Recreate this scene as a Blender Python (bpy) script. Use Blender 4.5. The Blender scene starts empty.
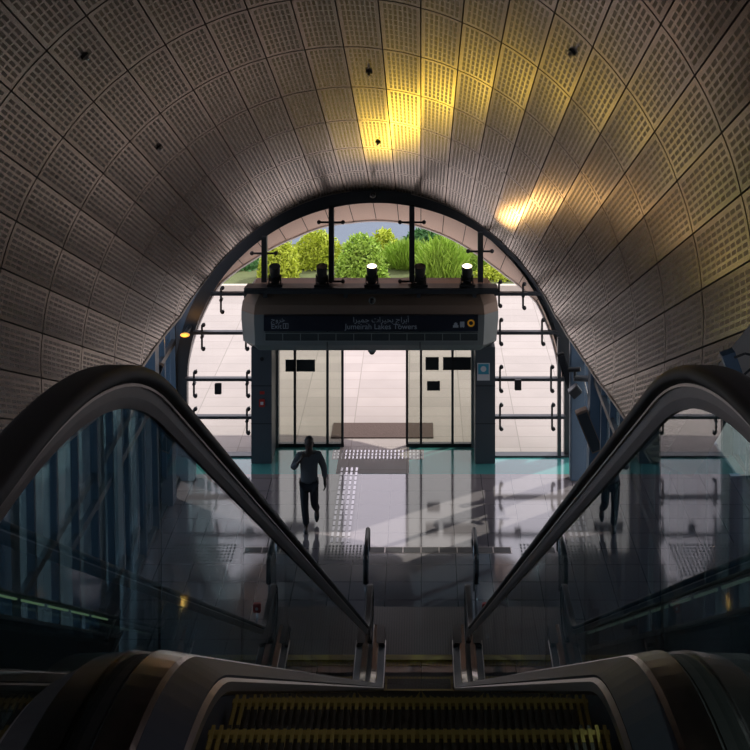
import bpy, bmesh, math, random
from mathutils import Vector, Matrix
C = bpy.context.scene.collection
SC = bpy.context.scene
rnd = random.Random(7)
# ------------------------------------------------------------------ camera, world, sun, exposure
CAMZ = 11.0
F = 1316.0
cam = bpy.data.cameras.new('camera'); co = bpy.data.objects.new('camera', cam); C.objects.link(co)
co.location = (0, 0, CAMZ); co.rotation_euler = (math.pi/2, 0, 0)
cam.sensor_width = 36; cam.lens = 36*F/750
cam.shift_x = (375-421)/750; cam.shift_y = -445/750
cam.clip_start = 0.05; cam.clip_end = 500
SC.camera = co
SC.view_settings.view_transform = 'Standard'; SC.view_settings.look = 'None'
SC.view_settings.gamma = 1; SC.view_settings.use_curve_mapping = False
SC.view_settings.exposure = 0.0
W = bpy.data.worlds.new('world'); SC.world = W; W.use_nodes = True
bg = W.node_tree.nodes['Background']
bg.inputs[0].default_value = (0.95, 0.87, 0.98, 1); bg.inputs[1].default_value = 1.9
SUN_AZ, SUN_EL = math.radians(54), math.radians(44)
sl = bpy.data.lights.new('sun', 'SUN'); sl.energy = 4.2; sl.angle = math.radians(0.6); sl.color = (1, .95, .88)
so = bpy.data.objects.new('sun', sl); C.objects.link(so)
sd = Vector((math.sin(SUN_AZ)*math.cos(SUN_EL), math.cos(SUN_AZ)*math.cos(SUN_EL), math.sin(SUN_EL)))
so.rotation_euler = sd.to_track_quat('Z', 'Y').to_euler(); so.location = (8, 40, 20)
SC.cycles.max_bounces = 10; SC.cycles.diffuse_bounces = 5; SC.cycles.glossy_bounces = 5
SC.cycles.transparent_max_bounces = 24; SC.cycles.caustics_reflective = False
SC.cycles.sample_clamp_indirect = 6

# ------------------------------------------------------------------ materials
def mat(name, col, rough=.5, metal=0., ior=1.5, emis=None, es=0., noise=0., nscale=20., bump=0.):
    m = bpy.data.materials.new(name); m.use_nodes = True; nt = m.node_tree
    p = nt.nodes['Principled BSDF']
    p.inputs['Base Color'].default_value = (*col, 1); p.inputs['Roughness'].default_value = rough
    p.inputs['Metallic'].default_value = metal; p.inputs['IOR'].default_value = ior
    if emis: p.inputs['Emission Color'].default_value = (*emis, 1); p.inputs['Emission Strength'].default_value = es
    if noise or bump:
        tc = nt.nodes.new('ShaderNodeTexCoord'); n = nt.nodes.new('ShaderNodeTexNoise')
        n.inputs['Scale'].default_value = nscale; n.inputs['Detail'].default_value = 4
        nt.links.new(tc.outputs['Object'], n.inputs['Vector'])
        if noise:
            mx = nt.nodes.new('ShaderNodeMix'); mx.data_type = 'RGBA'
            mx.inputs[6].default_value = (*[c*(1-noise) for c in col], 1)
            mx.inputs[7].default_value = (*[min(1, c*(1+noise)) for c in col], 1)
            nt.links.new(n.outputs['Fac'], mx.inputs[0]); nt.links.new(mx.outputs[2], p.inputs['Base Color'])
        if bump:
            b = nt.nodes.new('ShaderNodeBump'); b.inputs['Strength'].default_value = bump; b.inputs['Distance'].default_value = .02
            nt.links.new(n.outputs['Fac'], b.inputs['Height']); nt.links.new(b.outputs['Normal'], p.inputs['Normal'])
    return m

def glass(name, tint, ior=1.6, rough=0.0, refl=1.0):
    m = bpy.data.materials.new(name); m.use_nodes = True; nt = m.node_tree; nt.nodes.clear()
    o = nt.nodes.new('ShaderNodeOutputMaterial'); mx = nt.nodes.new('ShaderNodeMixShader')
    t = nt.nodes.new('ShaderNodeBsdfTransparent'); g = nt.nodes.new('ShaderNodeBsdfGlossy')
    t.inputs[0].default_value = (*tint, 1); g.inputs['Roughness'].default_value = rough
    fr = nt.nodes.new('ShaderNodeFresnel'); fr.inputs['IOR'].default_value = ior
    ge = nt.nodes.new('ShaderNodeNewGeometry'); s = nt.nodes.new('ShaderNodeMath'); s.operation = 'SUBTRACT'
    s.inputs[0].default_value = 1; nt.links.new(ge.outputs['Backfacing'], s.inputs[1])
    mu = nt.nodes.new('ShaderNodeMath'); mu.operation = 'MULTIPLY'; mu2 = nt.nodes.new('ShaderNodeMath'); mu2.operation = 'MULTIPLY'
    nt.links.new(fr.outputs[0], mu.inputs[0]); nt.links.new(s.outputs[0], mu.inputs[1])
    nt.links.new(mu.outputs[0], mu2.inputs[0]); mu2.inputs[1].default_value = refl
    nt.links.new(mu2.outputs[0], mx.inputs[0]); nt.links.new(t.outputs[0], mx.inputs[1]); nt.links.new(g.outputs[0], mx.inputs[2])
    nt.links.new(mx.outputs[0], o.inputs[0])
    return m

def grid_mat(name, base, line, sx, sy, lw, rough, ior=1.5, coord='Object', vary=.06, metal=0., offs=(0, 0)):
    """square tiles of size sx, sy with thin joints"""
    m = mat(name, base, rough, metal, ior); nt = m.node_tree; p = nt.nodes['Principled BSDF']
    tc = nt.nodes.new('ShaderNodeTexCoord'); sp = nt.nodes.new('ShaderNodeSeparateXYZ'); nt.links.new(tc.outputs[coord], sp.inputs[0])
    def M(op, a, b=None):
        n = nt.nodes.new('ShaderNodeMath'); n.operation = op
        for i, v in enumerate((a, b)):
            if v is None: continue
            if isinstance(v, (int, float)): n.inputs[i].default_value = v
            else: nt.links.new(v, n.inputs[i])
        return n.outputs[0]
    ax = M('DIVIDE', M('ADD', sp.outputs[0], offs[0]), sx); ay = M('DIVIDE', M('ADD', sp.outputs[1], offs[1]), sy)
    fx = M('FRACT', ax); fy = M('FRACT', ay)
    l = M('MAXIMUM', M('LESS_THAN', fx, lw/sx), M('LESS_THAN', fy, lw/sy))
    cb = nt.nodes.new('ShaderNodeCombineXYZ'); nt.links.new(M('FLOOR', ax), cb.inputs[0]); nt.links.new(M('FLOOR', ay), cb.inputs[1])
    wn = nt.nodes.new('ShaderNodeTexWhiteNoise'); nt.links.new(cb.outputs[0], wn.inputs['Vector'])
    nz = nt.nodes.new('ShaderNodeTexNoise'); nz.inputs['Scale'].default_value = 1.3; nz.inputs['Detail'].default_value = 5
    nt.links.new(tc.outputs[coord], nz.inputs['Vector'])
    v = M('ADD', M('MULTIPLY', wn.outputs['Value'], vary), M('ADD', M('MULTIPLY', nz.outputs['Fac'], vary*2), 1-vary*1.5))
    mx0 = nt.nodes.new('ShaderNodeMix'); mx0.data_type = 'RGBA'; mx0.blend_type = 'MULTIPLY'; mx0.inputs[0].default_value = 1
    mx0.inputs[6].default_value = (*base, 1); nt.links.new(v, mx0.inputs[7])
    mx = nt.nodes.new('ShaderNodeMix'); mx.data_type = 'RGBA'; nt.links.new(l, mx.inputs[0])
    nt.links.new(mx0.outputs[2], mx.inputs[6]); mx.inputs[7].default_value = (*line, 1)
    nt.links.new(mx.outputs[2], p.inputs['Base Color'])
    return m

def panel_mat():
    m = mat('perforated_panel', (.3, .25, .22), .36, .85); nt = m.node_tree; p = nt.nodes['Principled BSDF']
    uv = nt.nodes.new('ShaderNodeUVMap'); sp = nt.nodes.new('ShaderNodeSeparateXYZ'); nt.links.new(uv.outputs[0], sp.inputs[0])
    def M(op, a, b=None):
        n = nt.nodes.new('ShaderNodeMath'); n.operation = op
        for i, v in enumerate((a, b)):
            if v is None: continue
            if isinstance(v, (int, float)): n.inputs[i].default_value = v
            else: nt.links.new(v, n.inputs[i])
        return n.outputs[0]
    u, v = sp.outputs[0], sp.outputs[1]
    ui = M('DIVIDE', M('SUBTRACT', u, .07), .86); vi = M('DIVIDE', M('SUBTRACT', v, .035), .93)
    inside = M('MULTIPLY', M('MULTIPLY', M('GREATER_THAN', ui, 0), M('LESS_THAN', ui, 1)), M('MULTIPLY', M('GREATER_THAN', vi, 0), M('LESS_THAN', vi, 1)))
    gu = M('FRACT', M('MULTIPLY', ui, 7)); gv = M('FRACT', M('MULTIPLY', vi, 9))
    sq = M('MULTIPLY', M('MULTIPLY', M('GREATER_THAN', gu, .2), M('LESS_THAN', gu, .8)), M('MULTIPLY', M('GREATER_THAN', gv, .09), M('LESS_THAN', gv, .91)))
    k = M('MULTIPLY', sq, inside)
    mx = nt.nodes.new('ShaderNodeMix'); mx.data_type = 'RGBA'; nt.links.new(k, mx.inputs[0])
    mx.inputs[6].default_value = (.335, .255, .205, 1); mx.inputs[7].default_value = (.055, .041, .035, 1)
    nt.links.new(mx.outputs[2], p.inputs['Base Color'])
    rr = M('ADD', M('MULTIPLY', k, .12), .24); nt.links.new(rr, p.inputs['Roughness'])
    return m

M = dict(
 panel=panel_mat(),
 joint=mat('dark_joint', (.02, .018, .016), .8),
 cladding=mat('shell_cladding', (.55, .48, .42), .45, .3),
 trimm=mat('beige_trim', (.42, .36, .31), .4, .5),
 soffit=mat('pink_beige_soffit', (.85, .64, .53), .6, 0, noise=.06, nscale=2),
 bluesteel=mat('blue_grey_steel', (.10, .15, .21), .45, .2, noise=.08, nscale=3),
 darksteel=mat('dark_steel', (.05, .055, .06), .4, .4),
 black=mat('black_plastic', (.012, .012, .013), .45),
 guide=mat('brown_black_rail_guide', (.13, .105, .095), .38, .8),
 rubber=mat('black_rubber_handrail', (.006, .0055, .005), .5, ior=1.35),
 alu=mat('brushed_aluminium', (.42, .37, .34), .33, .95, noise=.06, nscale=60),
 silver=mat('polished_deck', (.23, .19, .16), .2, 1.0),
 outerdeck=mat('dark_outer_deck', (.045, .042, .042), .3, .6),
 darkpanel=mat('dark_skirt_panel', (.018, .021, .028), .5, 0),
 columng=mat('column_grey', (.075, .088, .10), .5, .2),
 header=mat('canopy_grey', (.22, .24, .235), .5, .3, noise=.06, nscale=2),
 headbrown=mat('canopy_brown', (.25, .17, .12), .5, .2, noise=.1, nscale=2),
 signblue=mat('sign_navy', (.006, .010, .022), .35),
 signtext=mat('sign_lettering', (.24, .28, .33), .5, emis=(.42, .5, .6), es=.03),
 signorange=mat('sign_orange', (.8, .38, .03), .5, emis=(.8, .38, .03), es=.08),
 grille=mat('grille_dark', (.04, .05, .05), .6),
 grilleframe=mat('grille_frame', (.25, .28, .27), .5, .3),
 step=mat('step_aluminium', (.08, .07, .055), .45, .7),
 stepyellow=mat('step_yellow_edge_lamplight', (.38, .28, .075), .4, .6),
 comb=mat('comb_yellow', (.42, .27, .03), .5),
 plate=grid_mat('ribbed_landing_plate', (.05, .045, .043), (.02, .02, .02), .04, 8., .016, .45, metal=.4),
 floor=grid_mat('polished_floor_tile', (.21, .18, .185), (.07, .06, .062), .6, .6, .012, .08, 2.15),
 glass_shade=mat('floor_teal_glass_shade', (.07, .27, .26), .12, 0, 1.8),  # shade of the tinted glass, put into the floor colour as teal
 ground=grid_mat('pale_paving', (.35, .31, .285), (.24, .21, .19), 1.2, .6, .02, .8, vary=.12, offs=(.3, .2)),
 asphalt=mat('asphalt', (.10, .13, .17), .8, noise=.1, nscale=4),
 kerb=mat('planter_kerb', (.5, .45, .38), .8),
 mat_=mat('entrance_matting', (.085, .055, .045), .95, noise=.3, nscale=25, bump=.5),
 plaintile=mat('plain_floor_tile', (.19, .165, .17), .1, 0, 2.0),
 tactile=mat('tactile_stud', (.62, .60, .62), .25, .5),
 tactile_dark=mat('tactile_dark_stud', (.06, .055, .05), .5),
 grate=mat('floor_grate', (.05, .045, .045), .5, .4),
 facglass=glass('clear_facade_glass', (.97, .985, .98), 1.45),
 doorglass=glass('door_glass', (.76, .78, .73), 1.45),
 sideglass=glass('blue_side_glass', (.52, .64, .70), 1.5),
 lobbyglass=glass('clear_lobby_side_glass', (.90, .94, .92), 1.5),
 sunblockglass=glass('sun_blocking_side_glass', (.24, .31, .35), 1.5),  # dark tint added to keep the sun off the inner hall floor
 balglass=glass('balustrade_glass', (.44, .53, .53), 1.9),
 wallpanel=mat('dark_side_wall', (.06, .065, .07), .5),
 concrete=mat('concrete_slab', (.12, .115, .11), .8, noise=.1, nscale=3),
 leafy=mat('yellow_green_leaf', (.50, .58, .05), .6, noise=.35, nscale=.9),
 leafg=mat('mid_green_leaf', (.33, .50, .06), .6, noise=.4, nscale=1.5),
 leafd=mat('dark_green_leaf', (.08, .22, .06), .6, noise=.4, nscale=1.5),
 bark=mat('bark', (.12, .08, .05), .9),
 soil=mat('soil', (.10, .12, .04), .95, noise=.3, nscale=3),
 skin=mat('skin', (.07, .04, .028), .55),
 shirt=mat('grey_shirt', (.11, .11, .115), .85, noise=.08, nscale=8),
 trousers=mat('dark_trousers', (.014, .015, .02), .8),
 hair=mat('black_hair', (.008, .007, .006), .6),
 shoe=mat('black_shoe', (.01, .01, .01), .4),
 lens_y=mat('yellow_lamp_lens', (1, .85, .4), .3, emis=(1, .86, .5), es=6),
 lens_off=mat('unlit_lens', (.05, .05, .05), .1),
 orange=mat('orange_lamp', (1, .5, .1), .4, emis=(1, .42, .07), es=.9),
 led=mat('pale_strip_light', (.7, .85, .45), .4, emis=(.62, .78, .40), es=.5),
 leddim=mat('dim_strip_light', (.5, .6, .45), .4, emis=(.55, .65, .5), es=.16),
 red=mat('red_box', (.45, .03, .02), .45),
 white=mat('white_label', (.7, .7, .7), .6),
 cyan=mat('cyan_sticker', (.05, .32, .45), .5),
 sticker=mat('dark_notice', (.018, .02, .022), .5),
 stickerlit=mat('grey_notice', (.30, .30, .30), .6),
 chrome=mat('chrome', (.6, .6, .62), .15, 1.0),
)

# ------------------------------------------------------------------ helpers
def link(name, bm, material, parent=None, smooth=False, mats=None):
    me = bpy.data.meshes.new(name)
    bmesh.ops.recalc_face_normals(bm, faces=bm.faces[:])
    bm.to_mesh(me); bm.free()
    for mm in (mats or [material]): me.materials.append(mm)
    if smooth:
        for p in me.polygons: p.use_smooth = True
    o = bpy.data.objects.new(name, me); C.objects.link(o)
    if parent: o.parent = parent
    return o
def tag(o, label, cat, group=None):
    o['label'] = label; o['category'] = cat
    if group: o['group'] = group
    return o
def struct(o): o['kind'] = 'structure'; return o
def thing(name, label, cat, loc=(0, 0, 0), rz=0, group=None):
    o = bpy.data.objects.new(name, None); C.objects.link(o); o.location = loc; o.rotation_euler = (0, 0, rz)
    o.empty_display_size = .1
    return tag(o, label, cat, group)
def copy_tree(o, parent=None):
    c = o.copy(); C.objects.link(c); c.parent = parent
    for ch in list(o.children): copy_tree(ch, c)
    return c
def box(bm, x0, x1, y0, y1, z0, z1, mi=0):
    vs = [bm.verts.new((x, y, z)) for x in (x0, x1) for y in (y0, y1) for z in (z0, z1)]
    for f in ((0, 1, 3, 2), (4, 6, 7, 5), (0, 4, 5, 1), (2, 3, 7, 6), (0, 2, 6, 4), (1, 5, 7, 3)):
        bm.faces.new([vs[i] for i in f]).material_index = mi
def bbox(x0, x1, y0, y1, z0, z1, bev=0):
    bm = bmesh.new(); box(bm, x0, x1, y0, y1, z0, z1)
    if bev:
        bmesh.ops.bevel(bm, geom=bm.edges[:], offset=bev, segments=2, affect='EDGES')
    return bm
def obj_box(name, dims, material, parent=None, bev=0):
    return link(name, bbox(*dims, bev=bev), material, parent)
def tube(bm, a, b, r, n=10, r2=None, caps=True, mi=0):
    a, b = Vector(a), Vector(b); d = (b-a).normalized()
    up = Vector((0, 0, 1)) if abs(d.z) < .9 else Vector((1, 0, 0))
    s = d.cross(up).normalized(); t = s.cross(d); r2 = r if r2 is None else r2
    ra = [bm.verts.new(a+(s*math.cos(2*math.pi*i/n)+t*math.sin(2*math.pi*i/n))*r) for i in range(n)]
    rb = [bm.verts.new(b+(s*math.cos(2*math.pi*i/n)+t*math.sin(2*math.pi*i/n))*r2) for i in range(n)]
    for i in range(n): bm.faces.new((ra[i], ra[(i+1) % n], rb[(i+1) % n], rb[i])).material_index = mi
    if caps: bm.faces.new(ra[::-1]).material_index = mi; bm.faces.new(rb).material_index = mi
def ball(bm, c, r, sc=(1, 1, 1), seg=14, mi=0):
    res = bmesh.ops.create_uvsphere(bm, u_segments=seg, v_segments=seg//2+2, radius=r, matrix=Matrix.Translation(c) @ Matrix.Diagonal((*sc, 1)))
def obbox(bm, c, ax, hx, hy, hz, mi=0):
    """oriented box; ax = 3 unit vectors"""
    c = Vector(c); vs = []
    for i in (-1, 1):
        for j in (-1, 1):
            for k in (-1, 1): vs.append(bm.verts.new(c+ax[0]*hx*i+ax[1]*hy*j+ax[2]*hz*k))
    for f in ((0, 1, 3, 2), (4, 6, 7, 5), (0, 4, 5, 1), (2, 3, 7, 6), (0, 2, 6, 4), (1, 5, 7, 3)):
        bm.faces.new([vs[i] for i in f]).material_index = mi
def beam(bm, a, b, w, h, side=Vector((1, 0, 0)), mi=0):
    a, b = Vector(a), Vector(b); d = (b-a).normalized(); u = d.cross(side).normalized(); s = u.cross(d).normalized()
    obbox(bm, (a+b)/2, (s, d, u), w/2, (b-a).length/2, h/2, mi)
def interp(tab, x):
    if x <= tab[0][0]: return tab[0][1]
    for (a, b), (c, d) in zip(tab, tab[1:]):
        if x <= c: return b+(d-b)*(x-a)/(c-a)
    return tab[-1][1]

# ------------------------------------------------------------------ vault geometry
X0, N0, R = -1.03, 1.476, 3.742
AL = math.atan(528/1316.); CA, SA = math.cos(AL), math.sin(AL)
def cyl(ang, s, r=R):
    """ang in degrees on the section, s along the axis -> world point"""
    a = math.radians(ang); X = X0+r*math.cos(a); n = N0+r*math.sin(a)
    return Vector((X, SA*n+CA*s, CAMZ+CA*n-SA*s))
IN_R = [(-24, 14.6), (-20, 16.1), (-13, 18.6), (-5, 21.4), (2.4, 23.4), (9, 24.9), (17, 26.1), (30, 26.9), (45, 27.35), (68, 27.6), (90, 27.66)]
IN_L = [(-24, 16.6), (-13, 20.2), (-3, 23.2), (1.5, 23.95), (9, 25.1), (16, 26.15), (25, 26.75), (31, 27.05), (46, 27.4), (66, 27.6), (90, 27.66)]
OUT_R = [(-24, 18), (-10, 22.5), (0, 25.2), (8.7, 27.0), (18.5, 28.3), (28, 29.5), (38.5, 30.6), (54, 31.3), (68, 31.5), (90, 31.5)]
OUT_L = [(-24, 20), (-5, 26), (8.7, 28.0), (22, 28.8), (31.5, 29.0), (42, 29.7), (60, 30.8), (72, 31.1), (80, 31.45), (90, 31.5)]
NEAR = [(-24, 14.2), (-11.8, 12.65), (-7.3, 11.2), (0, 9.0), (14, 6), (24, 2), (30, -5)]
S_BACK = -4.5
def smax(a): return interp(IN_R, a) if a <= 90 else interp(IN_L, 180-a)
def s_at(a, D): return (D-SA*(N0+R*math.sin(math.radians(a))))/CA
def sout(a): return max(smax(a)+.25, interp(OUT_R, a) if a <= 90 else interp(OUT_L, 180-a), s_at(a, 28.15))
def flare(a): return .27*max(0, 1-(a if a < 90 else 180-a)/45)
def sbeg(a): return max(smax(a)+.04, s_at(a, 27.72))
def smin(a): return max(S_BACK, interp(NEAR, a if a <= 90 else 180-a))
JA = [90.4+8.17*k for k in range(-14, 15)]
JS = [17.3+2.1*k for k in range(-11, 7)]

def build_ceiling():
    bm = bmesh.new(); uvl = bm.loops.layers.uv.new('UVMap'); NU, NV = 6, 3
    for a0, a1 in zip(JA, JA[1:]):
        for s0, s1 in zip(JS, JS[1:]):
            ga = .14; gs = .02
            grid = {}
            for i in range(NU+1):
                u = i/NU; a = a0+ga+(a1-a0-2*ga)*u
                lo, hi = smin(a), smax(a)
                for j in range(NV+1):
                    v = j/NV; s = s0+gs+(s1-s0-2*gs)*v
                    s2 = min(max(s, lo), hi) if hi > lo else None
                    if s2 is None: grid[i, j] = None; continue
                    # each panel is slightly dished
                    r = R+.0045*(1-(2*u-1)**2)
                    vv = (s2-s0-gs)/(s1-s0-2*gs)
                    grid[i, j] = (bm.verts.new(cyl(a, s2, r)), u, vv, s2)
            for i in range(NU):
                for j in range(NV):
                    q = [grid[i, j], grid[i+1, j], grid[i+1, j+1], grid[i, j+1]]
                    if any(x is None for x in q): continue
                    if max(x[3] for x in q)-min(x[3] for x in q) < .02: continue
                    if abs(q[0][3]-q[3][3]) < .001 and abs(q[1][3]-q[2][3]) < .001: continue
                    try: f = bm.faces.new([x[0] for x in q])
                    except ValueError: continue
                    f.smooth = True
                    for lp, x in zip(f.loops, q): lp[uvl].uv = (x[1], x[2])
    # backing behind the joints and outer cladding, and the closing rims
    n = 80; A0, A1 = -24, 204.8
    AA = [A0+(A1-A0)*i/n for i in range(n+1)]
    def skin(r, lo, hi, k, mi, inset=0):
        g = [[bm.verts.new(cyl(a, lo(a)+(hi(a)-lo(a))*j/k, r)) for j in range(k+1)] for a in AA]
        for i in range(n):
            for j in range(k): 
                f = bm.faces.new((g[i][j], g[i+1][j], g[i+1][j+1], g[i][j+1])); f.material_index = mi; f.smooth = True
        return g
    skin(R+.035, smin, lambda a: smax(a)-.01, 24, 1)
    skin(R+.34, smin, smax, 24, 2)
    for fn in (smin,):
        ga = [bm.verts.new(cyl(a, fn(a), R+.0)) for a in AA]; gb = [bm.verts.new(cyl(a, fn(a), R+.34)) for a in AA]
        for i in range(n): bm.faces.new((ga[i], ga[i+1], gb[i+1], gb[i])).material_index = 2
    bmesh.ops.delete(bm, geom=[v for v in bm.verts if not v.link_faces], context='VERTS')
    me = bpy.data.meshes.new('ceiling')
    bm.to_mesh(me); bm.free()
    for m_ in (M['panel'], M['joint'], M['cladding']): me.materials.append(m_)
    o = bpy.data.objects.new('ceiling', me); C.objects.link(o); return struct(o)
build_ceiling()

def ring_strip(bm, prof, A0, A1, n=90, mi=0):
    """prof(a) -> list of (s, r) corners, closed loop swept along the angle"""
    rings = []
    for i in range(n+1):
        a = A0+(A1-A0)*i/n; rings.append([bm.verts.new(cyl(a, s, r)) for s, r in prof(a)])
    m = len(rings[0])
    for i in range(n):
        for j in range(m):
            f = bm.faces.new((rings[i][j], rings[i+1][j], rings[i+1][(j+1) % m], rings[i][(j+1) % m])); f.material_index = mi
    bm.faces.new(rings[0]); bm.faces.new(rings[-1][::-1])
def tw(a):
    e = a if a < 90 else 180-a
    return max(0, min(1, (34-e)/20))
bm = bmesh.new()
ring_strip(bm, lambda a: [(smax(a)-.005, R-.01), (smax(a)+.15*tw(a)+.01, R-.01), (smax(a)+.15*tw(a)+.01, R+.2), (smax(a)-.005, R+.2)], -24, 204.8)
struct(link('trim_1', bm, M['trimm']))
# outer soffit beyond the glass: pinkish panels and pale rim
bm = bmesh.new(); n = 28*4
for k, (a0, a1) in enumerate(zip(JA, JA[1:])):
    if a0 < 0 or a1 > 181: continue
    for q in range(4):
        b0 = a0+(a1-a0)*q/4+(.12 if q == 0 else 0); b1 = a0+(a1-a0)*(q+1)/4-(.12 if q == 3 else 0)
        p = []
        for b, t in ((b0, 0), (b1, 0), (b1, 1), (b0, 1)):
            lo = sbeg(b); p.append(bm.verts.new(cyl(b, lo+(sout(b)-.14-lo)*t, R+flare(b))))
        bm.faces.new(p)
AA = [.5+180*i/90 for i in range(91)]
for r, mi in ((R+.03, 1), (R+.34, 2)):
    g = [[bm.verts.new(cyl(a, sbeg(a)+(sout(a)-.1-sbeg(a))*t, r+flare(a))) for t in (0, 1)] for a in AA]
    for i in range(90): bm.faces.new((g[i][0], g[i+1][0], g[i+1][1], g[i][1])).material_index = mi
me = bpy.data.meshes.new('trim_2'); bm.to_mesh(me); bm.free()
for m_ in (M['soffit'], M['joint'], M['cladding']): me.materials.append(m_)
o = bpy.data.objects.new('trim_2', me); C.objects.link(o); struct(o)
bm = bmesh.new()
ring_strip(bm, lambda a: [(sout(a)-.14, R-.03+flare(a)), (sout(a), R-.03+flare(a)), (sout(a), R+.36+flare(a)), (sout(a)-.14, R+.36+flare(a))], .5, 180.5)
struct(link('trim_3', bm, mat('pale_shell_rim', (.62, .6, .6), .45, .2)))

# ------------------------------------------------------------------ floor, ground, outside
struct(obj_box('floor', (-5.4, 3.6, -4, 26.6, -.3, 0), M['floor']))
struct(obj_box('floor_light_tint', (-5.4, 3.6, 26.6, 27.6, -.3, 0), M['glass_shade']))  # teal paints the tinted-glass shade inside the facade
struct(obj_box('floor_doorway_glass_shade', (-3.5, 1.53, 27.6, 28.12, -.3, 0), M['glass_shade']))
struct(obj_box('floor_light_tint', (-1.72, -.25, 26.62, 28.30, -.009, .004), M['ground']))  # paler strip paints the sun falling through the open door
struct(obj_box('ground', (-60, 60, 27.601, 45.6, -.3, -.01), M['ground']))
bm = bmesh.new(); box(bm, -60, -5.4, -30, 27.6, -.3, -.01); box(bm, 3.6, 60, -30, 27.6, -.3, -.01)
struct(link('ground_beside', bm, M['ground']))
struct(obj_box('road', (-60, 60, 45.6, 120, -.3, -.03), M['asphalt']))
FD = 27.6
ZC = CAMZ+(N0-SA*FD)/CA       # height of the section centre in the facade plane
EA, EB = 3.97, 3.79
EX = -.95
def ell(ang, d=0):
    a = math.radians(ang)
    if math.sin(a) < 0: return EX+(EA+d)*(1 if math.cos(a) > 0 else -1), ZC+(EB+d)*math.sin(a)*1.2
    return EX+(EA+d)*math.cos(a), ZC+(EB+d)*math.sin(a)
def inside_h(x, d=0):
    """height of arch at x"""
    t = (x-EX)/(EA+d)
    return ZC+(EB+d)*math.sqrt(max(0, 1-t*t))
# arch portal frame
bm = bmesh.new(); n = 96; rr = []
for i in range(n+1):
    a = -22+224*i/n; p = []
    for d, y in ((-.02, FD-.06), (.24, FD-.06), (.24, FD+.14), (-.02, FD+.14)):
        x, z = ell(a, d); p.append(bm.verts.new((x, y, max(z, 0.002))))
    rr.append(p)
for i in range(n):
    for j in range(4):
        bm.faces.new((rr[i][j], rr[i+1][j], rr[i+1][(j+1) % 4], rr[i][(j+1) % 4]))
bm.faces.new(rr[0]); bm.faces.new(rr[-1][::-1])
struct(link('trim_4', bm, M['darksteel'], smooth=False))
# paler blue flange ring outside it
bm = bmesh.new(); rr = []
for i in range(n+1):
    a = -22+224*i/n; p = []
    for d, y in ((.245, FD-.02), (.60, FD-.0), (.60, FD+.1), (.245, FD+.1)):
        x, z = ell(a, d); p.append(bm.verts.new((x, y, max(z, 0.002))))
    rr.append(p)
for i in range(n):
    for j in range(4): bm.faces.new((rr[i][j], rr[i+1][j], rr[i+1][(j+1) % 4], rr[i][(j+1) % 4]))
bm.faces.new(rr[0]); bm.faces.new(rr[-1][::-1])
struct(link('trim_5', bm, M['bluesteel']))

# ------------------------------------------------------------------ facade glazing
HX0, HX1 = -3.55, 1.56          # header extents
CL = (-3.50, -3.08); CR = (1.12, 1.53)
def pane(name, pts, y, material, parent=None, t=.02):
    bm = bmesh.new()
    a = [bm.verts.new((x, y-t/2, z)) for x, z in pts]; b = [bm.verts.new((x, y+t/2, z)) for x, z in pts]
    bm.faces.new(a); bm.faces.new(b[::-1]); k = len(pts)
    for i in range(k): bm.faces.new((a[i], a[(i+1) % k], b[(i+1) % k], b[i]))
    return link(name, bm, material, parent)
def px2(x, y, D):  # pixel -> world in plane at depth D (used only to lay out real things in their own plane)
    return (x-421)/F*D, CAMZ-(y+70)/F*D
HTOP = 3.66
wu = struct(bpy.data.objects.new('window_1', None)); C.objects.link(wu)
xs = [-3.27, -1.87, -.19, 1.24]
lims = [EX-EA] + xs + [EX+EA]
for x0, x1 in zip(lims, lims[1:]):
    top = [(x0+(x1-x0)*i/12, inside_h(x0+(x1-x0)*i/12)) for i in range(13)]
    top = [(x, z) for x, z in top if z > HTOP+.02]
    if len(top) < 2: continue
    pane('pane', [(top[0][0]+.005, HTOP)]+[(min(max(x, x0+.006), x1-.006), z) for x, z in top]+[(top[-1][0]-.005, HTOP)], FD, M['facglass'], wu)
for x in xs: obj_box('mullion', (x-.055, x+.055, FD-.2, FD-.03, HTOP, inside_h(x)+.01), M['darksteel'], wu)
def clamp(x, z, vertical, parent, L=.25):
    bm = bmesh.new(); y = FD-.13
    if vertical:
        tube(bm, (x, y, z-L), (x, y, z+L), .022); e = [(x+.03, y+.03, z-L), (x+.03, y+.03, z+L)]
    else:
        tube(bm, (x-L, y, z), (x+L, y, z), .022); e = [(x-L, y+.03, z), (x+L, y+.03, z)]
    for p in e:
        tube(bm, p, (p[0], FD-.012, p[2]), .02); ball(bm, (p[0], p[1]-.02, p[2]), .045, seg=10)
    tube(bm, (x, y-.02, z), (x, FD-.03, z), .035)
    return link('spider_clamp', bm, M['black'], parent)
for x, y in ((264, 253), (331, 222), (412, 222), (480, 251), (331, 281), (412, 281)):
    X, Z = px2(x, y, FD-.1); clamp(X, Z, False, wu)
def side_window(name, sgn):
    w = struct(bpy.data.objects.new(name, None)); C.objects.link(w)
    rows = [3.41, 2.60, 1.63, .84]
    xe = CL[0] if sgn < 0 else CR[1]
    def bound(z):
        t = max(0, (z-ZC)/EB); return EX+sgn*EA*math.sqrt(max(0, 1-t*t))
    zs = [.03]+rows[::-1]+[HTOP]
    # hang one pane in each field
    for z0, z1 in zip(zs, zs[1:]):
        pts = [(xe, z0), (bound(z0), z0)]+[(bound(z0+(z1-z0)*i/5), z0+(z1-z0)*i/5) for i in range(1, 6)]+[(xe, z1)]
        z0g = z0+.004
        pane('pane', [(x, max(z, z0g)) for x, z in pts], FD, M['facglass'], w)
    for z in rows:
        a, b = sorted((xe, bound(z)))
        obj_box('transom', (a, b, FD-.19, FD-.06, z-.03, z+.03), M['darksteel'], w)
    # outermost small column of the arch
    return w, bound
w2, bl = side_window('window_2', -1)
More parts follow.
